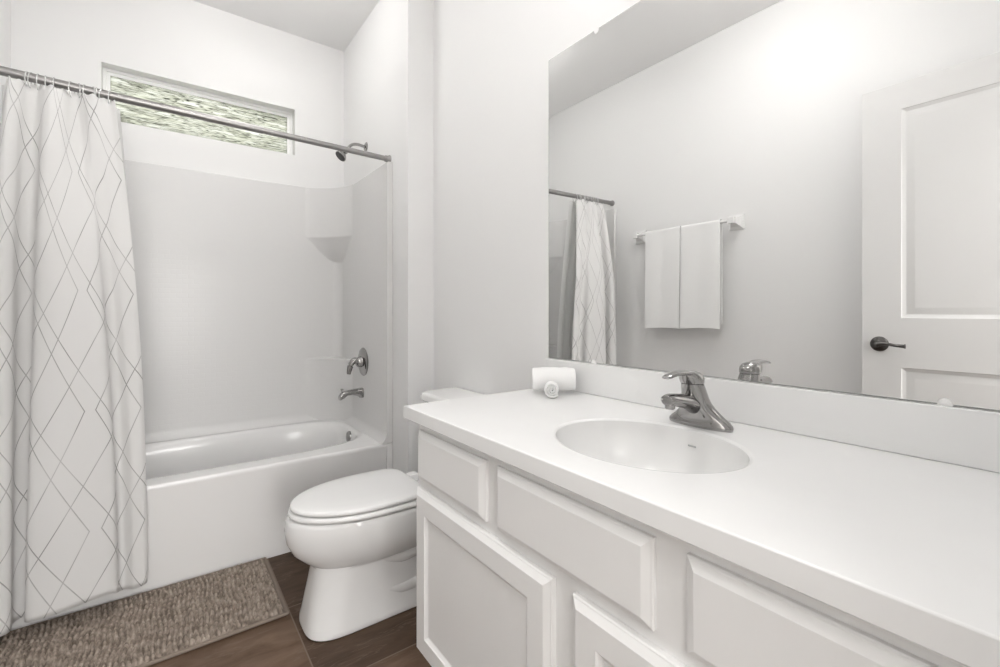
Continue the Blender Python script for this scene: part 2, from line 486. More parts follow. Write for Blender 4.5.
# ------------------------------------------------------------------ mirror
mir = thing('mirror', (XM, 0.56, 0.958), 'large frameless mirror on the wall above the white vanity backsplash', 'mirror')
MY0, MY1, MZ0, MZ1 = -0.068, 1.186, 0.9585, 2.010
bm = bmesh.new(); add_box(bm, (XM - 0.006, MY0, MZ0), (XM - 0.0005, MY1, MZ1))
obj('mirror_backing', bm, M['glass_edge'], mir, False)
bm = bmesh.new(); add_box(bm, (XM - 0.0066, MY0 + 0.0015, MZ0 + 0.0015), (XM - 0.006, MY1 - 0.0015, MZ1 - 0.0015))
obj('mirror_glass', bm, M['mirror'], mir, False)
for (y, z, s) in ((0.964, MZ1, 1), (0.172, MZ1, 1), (0.975, MZ0, -1), (0.172, MZ0, -1)):
    bm = bmesh.new()
    zz = z - s * (0.004 if s > 0 else 0.001)
    lathe(bm, [(0.0, -0.0085), (0.008, -0.008), (0.010, -0.0066), (0.010, -0.003), (0.0, -0.003)], (XM - 0.0005, y, zz), 'X', 20)
    c = obj('mirror_clip', bm, M['trim'], mir)
    c['label'] = 'small white mirror clip'

# ------------------------------------------------------------------ vanity
CX0, CZ1, CT = 0.535, 0.86, 0.036
VX, VY0, VY1, VZ0 = 0.563, -0.06, 1.132, 0.195          # face-frame plane
SX, SY, SAX, SAY = 0.782, 0.565, 0.159, 0.193
vanity = thing('vanity_cabinet', (0.83, 0.54, 0), 'white painted bathroom vanity cabinet with panel doors and drawers beside the toilet', 'cabinet')
bm = bmesh.new()
# carcass: face frame, ends, floor, back, recessed plinth
add_box(bm, (VX, VY0, VZ0), (VX + 0.02, VY1, CZ1 - CT - 0.0005), 0.001)
for y in (VY0, VY1 - 0.018):
    add_box(bm, (VX + 0.02, y, VZ0), (XM - 0.002, y + 0.018, CZ1 - CT - 0.0005))
    add_box(bm, (VX + 0.085, y, 0.0), (XM - 0.002, y + 0.018, VZ0))
add_box(bm, (VX + 0.02, VY0 + 0.018, VZ0), (XM - 0.002, VY1 - 0.018, VZ0 + 0.018))
add_box(bm, (VX + 0.085, VY0 + 0.018, 0.0), (VX + 0.10, VY1 - 0.018, VZ0))
obj('carcass', bm, M['cabinet'], vanity, True, 20)

def yz_ring(y0, y1, z0, z1, ins, x):
    return [(x, y0 + ins, z0 + ins), (x, y1 - ins, z0 + ins), (x, y1 - ins, z1 - ins), (x, y0 + ins, z1 - ins)]
def front_panel(y0, y1, z0, z1, prof):
    bm = bmesh.new()
    loft(bm, [yz_ring(y0, y1, z0, z1, i, VX - 0.0003 - d) for i, d in prof])
    return bm
DRAW = [(0, 0), (0, 0.006), (0.002, 0.008), (0.004, 0.0085), (0.013, 0.0145), (0.015, 0.0160), (0.018, 0.0163)]
DOOR = [(0, 0), (0, 0.008), (0.002, 0.011), (0.004, 0.0115), (0.013, 0.0175), (0.015, 0.019), (0.058, 0.019), (0.060, 0.0165), (0.066, 0.0125), (0.070, 0.0115), (0.072, 0.0120)]
R1, R0 = 0.800, 0.668
for (y0, y1) in ((0.800, 1.120), (0.385, 0.760), (0.010, 0.335)):
    obj('drawer_front', front_panel(y0, y1, R0, R1, DRAW), M['cabinet'], vanity, True, 12)
for (y0, y1) in ((0.590, 1.123), (0.007, 0.540)):
    obj('door', front_panel(y0, y1, 0.208, 0.646, DOOR), M['cabinet'], vanity, True, 12)

# countertop with an undermounted oval opening and integral backsplash
counter = thing('vanity_countertop', (0.81, 0.54, CZ1 - CT), 'glossy white countertop with oval sink and low backsplash on the vanity cabinet', 'countertop')
CY0, CY1 = YF + 0.001, 1.172
N = 96
def rect_pt(a, x0, x1, y0, y1, cx, cy):
    dx, dy = math.cos(a), math.sin(a)
    t = min(((x1 - cx) if dx > 0 else (x0 - cx)) / dx if abs(dx) > 1e-9 else 1e9,
            ((y1 - cy) if dy > 0 else (y0 - cy)) / dy if abs(dy) > 1e-9 else 1e9)
    return cx + dx * t, cy + dy * t
def counter_angles():
    A = [2 * PI * k / N for k in range(N)]
    for (x, y) in ((CX0, CY0), (CX0, CY1), (XM - 0.001, CY0), (XM - 0.001, CY1)):
        a = math.atan2(y - SY, x - SX) % (2 * PI)
        k = min(range(N), key=lambda i: abs((A[i] - a + PI) % (2 * PI) - PI))
        A[k] = a
    return A
A = counter_angles()
def rect_loop(ins, z):
    return [(*rect_pt(a, CX0 + ins, XM - 0.001, CY0, CY1 - ins, SX, SY), z) for a in A]
def ell_loop(s, z, ds=0.0):
    return [(SX + (SAX * s + ds) * math.cos(a), SY + (SAY * s + ds) * math.sin(a), z) for a in A]
bm = bmesh.new()
loft(bm, [ell_loop(1, CZ1 - CT), rect_loop(0.003, CZ1 - CT), rect_loop(0.0, CZ1 - CT + 0.003), rect_loop(0.0, CZ1 - 0.003),
          rect_loop(0.001, CZ1 - 0.001), rect_loop(0.003, CZ1), ell_loop(1, CZ1, 0.010), ell_loop(1, CZ1 - 0.0008, 0.005), ell_loop(1, CZ1 - 0.004, 0.001), ell_loop(1, CZ1 - 0.008, 0.001),
          ell_loop(1, CZ1 - CT)], False, False)
obj('counter_slab', bm, M['counter'], counter, True, 40)
bm = bmesh.new()
rings = []
for i in range(0, 15):
    t = i / 14
    s = math.cos(t * PI / 2) ** 0.55 if t < 1 else 0.12
    rings.append(ell_loop(max(s, 0.12), CZ1 - 0.005 - 0.124 * math.sin(t * PI / 2), 0.0008))
outer = [ell_loop(max((math.cos((1 - i / 14) * PI / 2) ** 0.55), 0.12) * 0.985 + 0.012, CZ1 - 0.026 - 0.118 * math.sin((1 - i / 14) * PI / 2)) for i in range(15)]
loft(bm, rings, cap0=False, cap1=True)
basin_o = obj('sink_basin', bm, M['basin'], counter, True, 60)
bm = bmesh.new()
lathe(bm, [(0.0, 0.002), (0.020, 0.0015), (0.022, 0.0), (0.022, -0.002), (0.0, -0.002)], (SX, SY, CZ1 - 0.1275), 'Z', 28)
d = obj('sink_drain', bm, M['chrome'], basin_o); d['label'] = 'chrome sink drain'
# slim overflow slot high on the wall side of the basin
bm = bmesh.new()
a0 = -0.08
pts = []
for k in range(-3, 4):
    a = a0 + k * 0.016
    pts.append((SX + SAX * 0.966 * math.cos(a), SY + SAY * 0.966 * math.sin(a), CZ1 - 0.036))
tube(bm, pts, 0.0018, 8)
o = obj('overflow_slot', bm, M['glass_edge'], basin_o); o['label'] = 'grey overflow slot'
bm = bmesh.new(); add_box(bm, (XM - 0.020, CY0, CZ1 + 0.0002), (XM - 0.001, 1.186, 0.957), 0.0025, 2)
obj('backsplash', bm, M['counter'], counter)

# faucet (centreset, single lever)
FX, FY = 0.988, 0.562
fau = thing('sink_faucet', (FX, FY, CZ1), 'polished nickel single-lever faucet on the counter behind the oval sink', 'faucet')
def sup(hx, hy, cx, cy, z, p=2.4, n=36):
    out = []
    for k in range(n):
        a = 2 * PI * k / n
        c, s = math.cos(a), math.sin(a)
        out.append((cx + hx * math.copysign(abs(c) ** (2 / p), c), cy + hy * math.copysign(abs(s) ** (2 / p), s), z))
    return out
Z0 = CZ1 + 0.0003
bm = bmesh.new()
loft(bm, [sup(0.027, 0.074, FX, FY, Z0), sup(0.028, 0.075, FX, FY, Z0 + 0.004), sup(0.028, 0.074, FX, FY, Z0 + 0.009), sup(0.026, 0.068, FX, FY, Z0 + 0.016),
          sup(0.026, 0.057, FX - 0.002, FY, Z0 + 0.024), sup(0.027, 0.047, FX - 0.005, FY, Z0 + 0.033), sup(0.028, 0.038, FX - 0.010, FY, Z0 + 0.044, 2.2),
          sup(0.028, 0.032, FX - 0.015, FY, Z0 + 0.055, 2.1), sup(0.028, 0.029, FX - 0.020, FY, Z0 + 0.067, 2), sup(0.0275, 0.027, FX - 0.024, FY, Z0 + 0.079, 2),
          sup(0.026, 0.0255, FX - 0.028, FY, Z0 + 0.090, 2), sup(0.0245, 0.024, FX - 0.031, FY, Z0 + 0.099, 2)])
obj('faucet_body', bm, M['chrome'], fau, True, 60)
bm = bmesh.new()
sp = smooth_path([(FX - 0.010, FY, Z0 + 0.040), (FX - 0.042, FY, Z0 + 0.056), (FX - 0.08, FY, Z0 + 0.066), (FX - 0.118, FY, Z0 + 0.072), (FX - 0.132, FY, Z0 + 0.0705)], 6)
nn = len(sp)
tube(bm, sp, [0.024 - 0.010 * (i / (nn - 1)) if i < nn - 1 else 0.008 for i in range(nn)], 20, 0.78)
spout_o = obj('spout', bm, M['chrome'], fau, True, 60)
bm = bmesh.new()
lathe(bm, [(0.0, 0.0), (0.009, 0.0), (0.0105, 0.002), (0.0105, 0.012), (0.009, 0.014), (0.0, 0.014)], (FX - 0.118, FY, Z0 + 0.052), 'Z', 20)
obj('aerator', bm, M['chrome'], spout_o)
bm = bmesh.new()
loft(bm, [sup(0.0215, 0.022, FX - 0.031, FY, Z0 + 0.0985, 2), sup(0.0255, 0.0255, FX - 0.032, FY, Z0 + 0.101, 2), sup(0.027, 0.026, FX - 0.034, FY, Z0 + 0.109, 2.1),
          sup(0.027, 0.025, FX - 0.037, FY, Z0 + 0.117, 2.1), sup(0.024, 0.022, FX - 0.042, FY, Z0 + 0.124, 2.1), sup(0.016, 0.014, FX - 0.047, FY, Z0 + 0.128, 2), sup(0.003, 0.003, FX - 0.050, FY, Z0 + 0.129, 2)])
lev = smooth_path([(FX - 0.026, FY, Z0 + 0.112), (FX - 0.058, FY, Z0 + 0.1245), (FX - 0.090, FY, Z0 + 0.1265), (FX - 0.116, FY, Z0 + 0.1235), (FX - 0.134, FY, Z0 + 0.1200)], 6)
nn = len(lev)
tube(bm, lev, [0.021 - 0.012 * (i / (nn - 1)) + (0.0015 * math.exp(-((i - nn + 4) / 2.0) ** 2)) for i in range(nn)], 16, 0.36)
obj('lever_handle', bm, M['chrome'], fau, True, 60)

# rolled towel set on the counter, in the corner by the wall
def spiral_roll(bm, c, axis, length, r, turns=3, thick=0.008, n=36, squash=1.0):
    """a towel rolled round an axis: one long cloth strip wound as a spiral with rounded outer layer"""
    ax = Vector(axis).normalized()
    up = Vector((0, 0, 1)); side = ax.cross(up).normalized()
    tot = int(turns * n)
    r0 = max(r - turns * thick, 0.004)
    def P(i, rr, t):
        a = 2 * PI * i / n + 0.6
        puff = 1 - 0.10 * abs(t) ** 6
        return Vector(c) + ax * (t * length / 2) + (side * math.cos(a) + up * (math.sin(a) * squash)) * rr * puff
    ts = [-1, -0.97, -0.9, -0.6, -0.3, 0, 0.3, 0.6, 0.9, 0.97, 1]
    V = []
    for i in range(tot + 1):
        rc = r0 + (r - r0) * i / tot
        rowo = []; rowi = []
        for t in ts:
            e = 0.0022 if abs(t) == 1 else 0.0
            wob = 0.0008 * math.sin(i * 0.9 + t * 7)
            rowo.append(bm.verts.new(P(i, rc - e + wob, t)))
            rowi.append(bm.verts.new(P(i, rc - thick * 0.66 + e, t)))
        V.append(rowo + rowi[::-1])
    m = len(V[0])
    for a, b in zip(V[:-1], V[1:]):
        for k in range(m):
            bm.faces.new((a[k], a[(k + 1) % m], b[(k + 1) % m], b[k]))
    bm.faces.new(V[0]); bm.faces.new(V[-1][::-1])
bm = bmesh.new()
spiral_roll(bm, (1.000, 1.062, CZ1 + 0.0430), (0.78, -0.62, 0), 0.136, 0.0420, 3.4, 0.0105, squash=1.0)
tag(obj('hand_towel', bm, M['terry'], None, True, 50), 'larger white terry towel rolled up at the back corner of the counter', 'towel')
bm = bmesh.new()
spiral_roll(bm, (0.946, 1.010, CZ1 + 0.0270), (0.68, 0.73, 0), 0.045, 0.0262, 2.8, 0.0085)
tag(obj('washcloth', bm, M['terry'], None, True, 50), 'small rolled white washcloth with its spiral end in front of the larger rolled towel', 'washcloth')

# ------------------------------------------------------------------ bathtub with surround
TX0, TX1, TY0, TY1, TZ = XL + 0.002, XA - 0.002, 2.235, YB - 0.002, 0.44
SI_L, SI_R, SI_B = TX0 + 0.030, 0.928, 3.005
tub = thing('bathtub', (0.195, 2.63, 0), 'white alcove bathtub with tile-textured surround under the high window', 'bathtub')
bm = bmesh.new()
NB = 96
BX, BY = 0.195, 2.650
AB = [2 * PI * k / NB for k in range(NB)]
for (x, y) in ((TX0, TY0), (TX0, TY1), (TX1, TY0), (TX1, TY1)):
    a = math.atan2(y - BY, x - BX) % (2 * PI)
    k = min(range(NB), key=lambda i: abs((AB[i] - a + PI) % (2 * PI) - PI)); AB[k] = a
def tub_rect(z, front=0.0, ins=0.0):
    return [(*rect_pt(a, TX0 + ins, TX1 - ins, TY0 + front + ins, TY1 - ins, BX, BY), z) for a in AB]
def tub_oval(hx, hy, z, p=3.6, cx=BX, cy=BY):
    out = []
    for a in AB:
        c, s = math.cos(a), math.sin(a)
        r = 1.0 / ((abs(c) / hx) ** p + (abs(s) / hy) ** p) ** (1 / p)
        out.append((cx + r * c, cy + r * s, z))
    return out
loft(bm, [tub_rect(0.0, 0.048), tub_rect(0.10, 0.038), tub_rect(0.34, 0.012), tub_rect(TZ - 0.022, 0.001), tub_rect(TZ - 0.010, 0.0), tub_rect(TZ - 0.003, 0.003, 0.0), tub_rect(TZ, 0.010, 0.0),
          tub_oval(0.705, 0.318, TZ - 0.001, 4.2), tub_oval(0.690, 0.304, TZ - 0.004, 3.8), tub_oval(0.680, 0.294, TZ - 0.016, 3.6), tub_oval(0.672, 0.286, TZ - 0.05, 3.4), tub_oval(0.650, 0.262, 0.22, 3.2),
          tub_oval(0.635, 0.245, 0.13, 3.0), tub_oval(0.605, 0.222, 0.092, 2.8), tub_oval(0.54, 0.18, 0.078, 2.6), tub_oval(0.2, 0.06, 0.072, 2.2)], True, True)
add_box(bm, (SI_R, TY0 - 0.004, 0.0), (TX1, TY0 + 0.07, TZ - 0.002), 0.002)
tub_o = obj('tub_body', bm, M['tub'], tub, True, 50)

# U-shaped surround: profile in plan swept up, with niche corners
SZ0, SZ1 = TZ + 0.0005, 1.901
def surround_path(r):
    pts = [(SI_L, TY0 - 0.004)]
    n = 8
    for k in range(n + 1):
        a = PI - (PI / 2) * k / n
        pts.append((SI_L + r + r * math.cos(a), SI_B - r + r * math.sin(a)))
    for k in range(n + 1):
        a = PI / 2 - (PI / 2) * k / n
        pts.append((SI_R - r + r * math.cos(a), SI_B - r + r * math.sin(a)))
    pts.append((SI_R, TY0 - 0.004))
    return pts
inner = surround_path(0.055)
outer_ = [(TX0, TY0 - 0.004)] + [(TX0, SI_B + 0.02)] * 9 + [(TX1, SI_B + 0.02)] * 9 + [(TX1, TY0 - 0.004)]
outer_ = [(TX0, TY0 - 0.004)] + [(TX0 + 0.0 + 0.00001 * k, TY1 - 0.00001 * (8 - k)) for k in range(9)] + [(TX1 - 0.00001 * (8 - k), TY1 - 0.00001 * k) for k in range(9)] + [(TX1, TY0 - 0.004)]
bm = bmesh.new()
def shrink(P, d):
    """offset the inner path outward a little (towards the wall)"""
    out = []
    for i, p in enumerate(P):
        a = Vector(P[max(i - 1, 0)]); b = Vector(P[min(i + 1, len(P) - 1)])
        t = (b - a).normalized(); nrm = Vector((-t.y, t.x))
        out.append((p[0] + nrm.x * d, p[1] + nrm.y * d))
    return out
strips = []
strips.append([(x, y, SZ0) for x, y in outer_])
strips.append([(x, y, SZ0) for x, y in shrink(inner, -0.030)])       # flared foot onto the tub rim
strips.append([(x, y, SZ0 + 0.012) for x, y in shrink(inner, -0.014)])
strips.append([(x, y, SZ0 + 0.030) for x, y in shrink(inner, -0.004)])
strips.append([(x, y, SZ0 + 0.048) for x, y in inner])
strips.append([(x, y, SZ1 - 0.008) for x, y in inner])
strips.append([(x, y, SZ1 - 0.002) for x, y in shrink(inner, 0.003)])
strips.append([(x, y, SZ1) for x, y in shrink(inner, 0.009)])
strips.append([(x, y, SZ1) for x, y in outer_])
# only clamp the flared foot on the sides so that it meets the front edge cleanly
V = loft(bm, strips, False, False, closed=False)
for end in (0, -1):
    bm.faces.new([r[end] for r in V])
# close the back against the walls
for i in range(len(V[0]) - 1):
    try: bm.faces.new((V[-1][i], V[-1][i + 1], V[0][i + 1], V[0][i]))
    except ValueError: pass
sur_o = obj('surround_panel', bm, M['surround'], tub, True, 30)

def corner_block(side, z0, z1, taper_under, top_cap):
    """solid corner column with a slightly hollow diagonal front; side +1 = shower end"""
    bm = bmesh.new()
    xe = SI_R if side > 0 else SI_L
    LX, LY = 0.228, 0.25
    def section(s, z, drop=0.0):
        pts = [(xe + side * 0.001, SI_B + 0.001)]
        p0 = Vector((xe - side * LX * s, SI_B + 0.001)); p1 = Vector((xe + side * 0.001, SI_B - LY * s))
        n = 16
        for k in range(n + 1):
            t = k / n
            ang = PI / 2 * t
            pw = 2 / 1.62
            q = Vector((xe - side * LX * s + side * LX * s * (math.sin(ang) ** pw), SI_B - LY * s + LY * s * (math.cos(ang) ** pw)))
            p = q + Vector((side, 1)) * 0.001
            pts.append((p.x, p.y))
        return [(x, y, z) for x, y in pts]
    R = []
    if taper_under:
        for s, dz in ((0.10, -0.155), (0.35, -0.135), (0.62, -0.085), (0.84, -0.030), (0.95, -0.008), (0.99, -0.001)):
            R.append(section(s, z0 + dz))
        R.append(section(1.0, z0 + 0.006))
        R.append(section(1.0, z1))
    else:
        R.append(section(1.0, z0)); R.append(section(1.0, z1 - 0.008)); R.append(section(0.985, z1 - 0.002)); R.append(section(0.95, z1))
    loft(bm, R)
    return bm
for side in (1, -1):
    obj('corner_shelf', corner_block(side, 1.590, SZ1 - 0.001, True, False), M['surround'], sur_o, True, 35)
    obj('corner_shelf', corner_block(side, SZ0 - 0.0002, 0.828, False, True), M['surround'], sur_o, True, 35)
bm = bmesh.new()
lathe(bm, [(0.0, -0.012), (0.024, -0.0115), (0.033, -0.008), (0.036, -0.002), (0.036, 0.006), (0.0, 0.006)], (0.195 + 0.674, BY, 0.388), 'X', 32)
o = obj('overflow_plate', bm, M['chrome'], tub_o); o['label'] = 'round nickel overflow plate'
bm = bmesh.new()
lathe(bm, [(0.0, 0.004), (0.026, 0.0035), (0.034, 0.001), (0.034, -0.006), (0.0, -0.006)], (0.62, BY, 0.081), 'Z', 28)
o = obj('tub_drain', bm, M['chrome'], tub_o); o['label'] = 'round nickel tub drain'

# tub spout
YP = 2.596
ts = thing('tub_spout', (SI_R, YP, 0.650), 'nickel tub spout with diverter knob on the shower end wall', 'spout')
bm = bmesh.new()
def xsec(x, hy, zt, zb, n=20, p=3.0):
    out = []
    cz, hz = (zt + zb) / 2, (zt - zb) / 2
    for k in range(n):
        a = 2 * PI * k / n
        c, s = math.cos(a), math.sin(a)
        out.append((x, YP + hy * math.copysign(abs(c) ** (2 / p), c), cz + hz * math.copysign(abs(s) ** (2 / p), s)))
    return out
w = SI_R - 0.0005
loft(bm, [xsec(w, 0.029, 0.680, 0.622), xsec(w - 0.016, 0.028, 0.679, 0.623), xsec(w - 0.022, 0.025, 0.678, 0.632), xsec(w - 0.06, 0.022, 0.675, 0.645),
          xsec(w - 0.090, 0.021, 0.671, 0.643), xsec(w - 0.108, 0.020, 0.668, 0.628), xsec(w - 0.124, 0.019, 0.661, 0.621), xsec(w - 0.132, 0.016, 0.648, 0.620)])
spb = obj('spout_body', bm, M['chrome'], ts, True, 50)
bm = bmesh.new()
lathe(bm, [(0.0, 0.0), (0.004, 0.0), (0.004, 0.016), (0.008, 0.018), (0.0085, 0.024), (0.0, 0.026)], (w - 0.118, YP, 0.660), 'Z', 18)
obj('diverter_knob', bm, M['chrome'], spb)

# shower valve
YV, ZV = 2.580, 0.832
sv = thing('shower_valve', (SI_R, YV, ZV), 'nickel round valve plate with lever above the tub spout', 'valve')
bm = bmesh.new()
lathe(bm, [(0.0, -0.014), (0.035, -0.014), (0.06, -0.011), (0.078, -0.005), (0.082, -0.0005), (0.0, -0.0005)], (SI_R, YV, ZV), 'X', 44)
obj('valve_plate', bm, M['chrome'], sv)
bm = bmesh.new()
lathe(bm, [(0.0, -0.042), (0.022, -0.040), (0.028, -0.034), (0.029, -0.020), (0.032, -0.0135), (0.0, -0.0135)], (SI_R, YV, ZV), 'X', 32)
hp = smooth_path([(SI_R - 0.030, YV, ZV + 0.004), (SI_R - 0.054, YV, ZV + 0.010), (SI_R - 0.072, YV, ZV - 0.010), (SI_R - 0.081, YV, ZV - 0.042), (SI_R - 0.085, YV, ZV - 0.066)], 6)
nn = len(hp)
tube(bm, hp, [0.025 - 0.014 * i / (nn - 1) for i in range(nn)], 16, 0.8)
obj('valve_lever', bm, M['chrome'], sv, True, 50)

# shower head and arm
YS = 2.625
sh = thing('showerhead', (XA, YS, 2.095), 'nickel shower head on a curved arm from the shower end wall', 'shower head')
bm = bmesh.new()
lathe(bm, [(0.0, -0.010), (0.014, -0.010), (0.024, -0.006), (0.030, -0.001), (0.030, -0.0003), (0.0, -0.0003)], (XA, YS, 2.095), 'X', 28)
obj('wall_flange', bm, M['chrome'], sh)
bm = bmesh.new()
tube(bm, smooth_path([(XA - 0.004, YS, 2.095), (XA - 0.05, YS, 2.100), (XA - 0.085, YS, 2.090), (XA - 0.108, YS, 2.062), (XA - 0.120, YS, 2.040)], 6), 0.0085, 14)
obj('shower_arm', bm, M['chrome'], sh)
bm = bmesh.new()
hd = Vector((-0.68, -0.06, -0.73)).normalized()
hc = Vector((XA - 0.118, YS, 2.044))
def along(bm, base, d, prof, n=28):
    d = d.normalized(); s = d.cross(Vector((0, 1, 0))).normalized(); t = d.cross(s).normalized()
    loft(bm, [[base + d * h + (s * math.cos(2 * PI * k / n) + t * math.sin(2 * PI * k / n)) * r for k in range(n)] for r, h in prof])
along(bm, hc, hd, [(0.0, -0.004), (0.011, -0.003), (0.013, 0.004), (0.010, 0.012), (0.014, 0.018), (0.024, 0.028), (0.032, 0.038), (0.034, 0.046), (0.033, 0.049), (0.0, 0.049)])
hsh = obj('head_shell', bm, M['chrome'], sh, True, 50)
bm = bmesh.new()
along(bm, hc, hd, [(0.0, 0.0492), (0.030, 0.0492), (0.030, 0.0515), (0.026, 0.053), (0.0, 0.053)])
o = obj('spray_face', bm, M['dark'], hsh, True, 50); o['label'] = 'dark spray face'

# ------------------------------------------------------------------ shower curtain rod, rings, curtain, liner
YR = 2.272
def rod_z(x): return 1.927 + (0.954 - x) * 0.0160
rod = thing('shower_curtain_rod', (0.195, YR, rod_z(0.195)), 'brushed nickel tension rod across the tub opening below the window', 'curtain rod')
bm = bmesh.new()
tube(bm, [(x, YR, rod_z(x)) for x in (XL + 0.004, 0.36)], 0.0155, 20)
obj('outer_tube', bm, M['rodmetal'], rod)
bm = bmesh.new()
tube(bm, [(x, YR, rod_z(x)) for x in (0.355, XA - 0.004)], 0.0135, 20)
obj('inner_tube', bm, M['rodmetal'], rod)
for x, s in ((XL, 1), (XA, -1)):
    bm = bmesh.new()
    lathe(bm, [(0.0, s * 0.0005), (0.0215, s * 0.0005), (0.022, s * 0.006), (0.0175, s * 0.011), (0.0165, s * 0.026), (0.0, s * 0.026)], (x, YR, rod_z(x)), 'X', 26)
    obj('end_flange', bm, M['rodmetal'], rod)

XR_TOP, XL_TOP = -0.150, -0.452
XR_BOT, XL_BOT = -0.045, -0.535
C_ZT, C_ZB = 1.926, 0.076
BOT = [(-.565, 2.180), (-.505, 2.150), (-.435, 2.142), (-.408, 2.158), (-.410, 2.200), (-.392, 2.218), (-.372, 2.208), (-.374, 2.165), (-.352, 2.142),
       (-.285, 2.132), (-.205, 2.138), (-.152, 2.148), (-.136, 2.168), (-.139, 2.202), (-.121, 2.218), (-.092, 2.196), (-.064, 2.192), (-.052, 2.202)]
TOP = [(-.434, 2.268), (-.428, 2.252), (-.420, 2.246), (-.402, 2.256), (-.386, 2.274), (-.366, 2.282), (-.348, 2.270), (-.334, 2.252), (-.316, 2.246),
       (-.296, 2.256), (-.280, 2.276), (-.262, 2.282), (-.244, 2.268), (-.228, 2.250), (-.208, 2.248), (-.190, 2.262), (-.170, 2.272), (-.150, 2.262)]
def spline(P, s):
    f = s * (len(P) - 1); i = min(int(f), len(P) - 2); t = f - i
    g = lambda k: Vector(P[max(0, min(len(P) - 1, k))])
    a, b, c, d = g(i - 1), g(i), g(i + 1), g(i + 2)
    return 0.5 * ((2 * b) + (c - a) * t + (2 * a - 5 * b + 4 * c - d) * t * t + (3 * b - a - 3 * c + d) * t ** 3)
def curtain_pt(s, v):
    """s 0..1 across (left to right), v 0 bottom .. 1 top"""
    wx = 1 - v ** (0.55 + 1.65 * s)
    wy = min(1.0, (1 - v) * 1.7) ** 0.75
    wy = wy * wy * (3 - 2 * wy)
    pb, pt = spline(BOT, s), spline(TOP, s)
    x = pt.x + (pb.x - pt.x) * wx
    ym = 2.256 + (2.176 - 2.256) * min(1.0, (1 - v) * 3.2) ** 0.8
    dyt, dyb = pt.y - 2.265, pb.y - 2.176
    y = ym + dyt * (1 - wy) * 1.0 + dyb * wy
    y += 0.004 * math.sin(11 * s + 6 * v) * v * (1 - v) * 4
    z = C_ZB + (C_ZT - C_ZB) * v
    if v > 0.94: z -= 0.009 * (0.5 - 0.5 * math.cos(2 * PI * 11 * s)) * ((v - 0.94) / 0.06)
    z -= (0.008 * math.sin(3 * PI * s + 0.4) - 0.02 * max(0, s - 0.62)) * (1 - v)
    z += 0.030 * math.exp(-((s - 0.63) / 0.11) ** 2) * (1 - v)
    return Vector((x, min(y, 2.226) if v < 0.80 else y, z))
NS, NV = 220, 90
bm = bmesh.new()
uvl = bm.loops.layers.uv.new('UVMap')
grid = []
for j in range(NV + 1):
    v = j / NV
    grid.append([bm.verts.new(curtain_pt(i / NS, v)) for i in range(NS + 1)])
# one cloth width for the print: 1.55 m spread over the folds
acc = [0.0]
for i in range(NS):
    acc.append(acc[-1] + (curtain_pt((i + 1) / NS, 0.25) - curtain_pt(i / NS, 0.25)).length)
for j in range(NV):
    for i in range(NS):
        f = bm.faces.new((grid[j][i], grid[j][i + 1], grid[j + 1][i + 1], grid[j + 1][i]))
        for lp, (a, b) in zip(f.loops, ((i, j), (i + 1, j), (i + 1, j + 1), (i, j + 1))):
            lp[uvl].uv = (acc[a], b / NV * (C_ZT - C_ZB))
cur = obj('shower_curtain', bm, M['curtain'], None, True, 180, weighted=False)
tag(cur, 'white fabric shower curtain printed with thin grey diamond lines, bunched at the left', 'shower curtain')
md = cur.modifiers.new('thickness', 'SOLIDIFY'); md.thickness = 0.0016; md.offset = 0

bm = bmesh.new()
gl_ = []
for j in range(61):
    v = j / 60
    row = []
    for i in range(101):
        s = i / 100
        xr = -0.140 + 0.075 * min(1.0, (1 - v) ** 0.85 * 1.06)
        x = -0.455 + (xr + 0.455) * s
        y = 2.298 + 0.065 * min(1, (1 - v) * 1.6) ** 0.9 + (0.008 + 0.008 * (1 - v)) * math.sin(2 * PI * 5 * s + 0.8 * v)
        row.append(bm.verts.new((x, y, 0.475 + (1.912 - 0.475) * v)))
    gl_.append(row)
for j in range(60):
    for i in range(100):
        bm.faces.new((gl_[j][i], gl_[j][i + 1], gl_[j + 1][i + 1], gl_[j + 1][i]))
lin = obj('shower_curtain_liner', bm, M['liner'], None, True, 180, weighted=False)
tag(lin, 'plain white translucent liner hanging inside the tub behind the printed curtain', 'shower liner')
md = lin.modifiers.new('thickness', 'SOLIDIFY'); md.thickness = 0.001; md.offset = 0

# curtain rings
bm = bmesh.new()
n = 30
pts = []
for k in range(n + 1):
    a = 2 * PI * k / n
    pts.append((0.0, 0.0200 * math.cos(a), 0.0290 * math.sin(a) - 0.0115))
tube(bm, pts, 0.0019, 8, up=Vector((1, 0, 0)))
me_ring = obj('curtain_ring', bm, M['clearplastic'], None, True, 60)
ring_px = [28, 31.5, 38.5, 46, 54.5, 71.5, 79, 85, 93, 97, 102, 110]
ca, sa = math.cos(YAW), math.sin(YAW)
for i, px in enumerate(ring_px):
    u = (px - 500) / F_PX
    # where that ring hangs along the rod
    x = YR * (sa + ca * u) / (ca - sa * u)
    o = me_ring if i == 0 else me_ring.copy()
    if i: col.objects.link(o)
    o.location = (x, YR, rod_z(x) - 0.001)
    o.rotation_euler = (0, random.uniform(-0.05, 0.05), random.uniform(-0.35, 0.35))
    tag(o, 'clear plastic ring holding the diamond-print shower curtain on the rod', 'curtain ring', 'clear rings on the shower curtain rod')

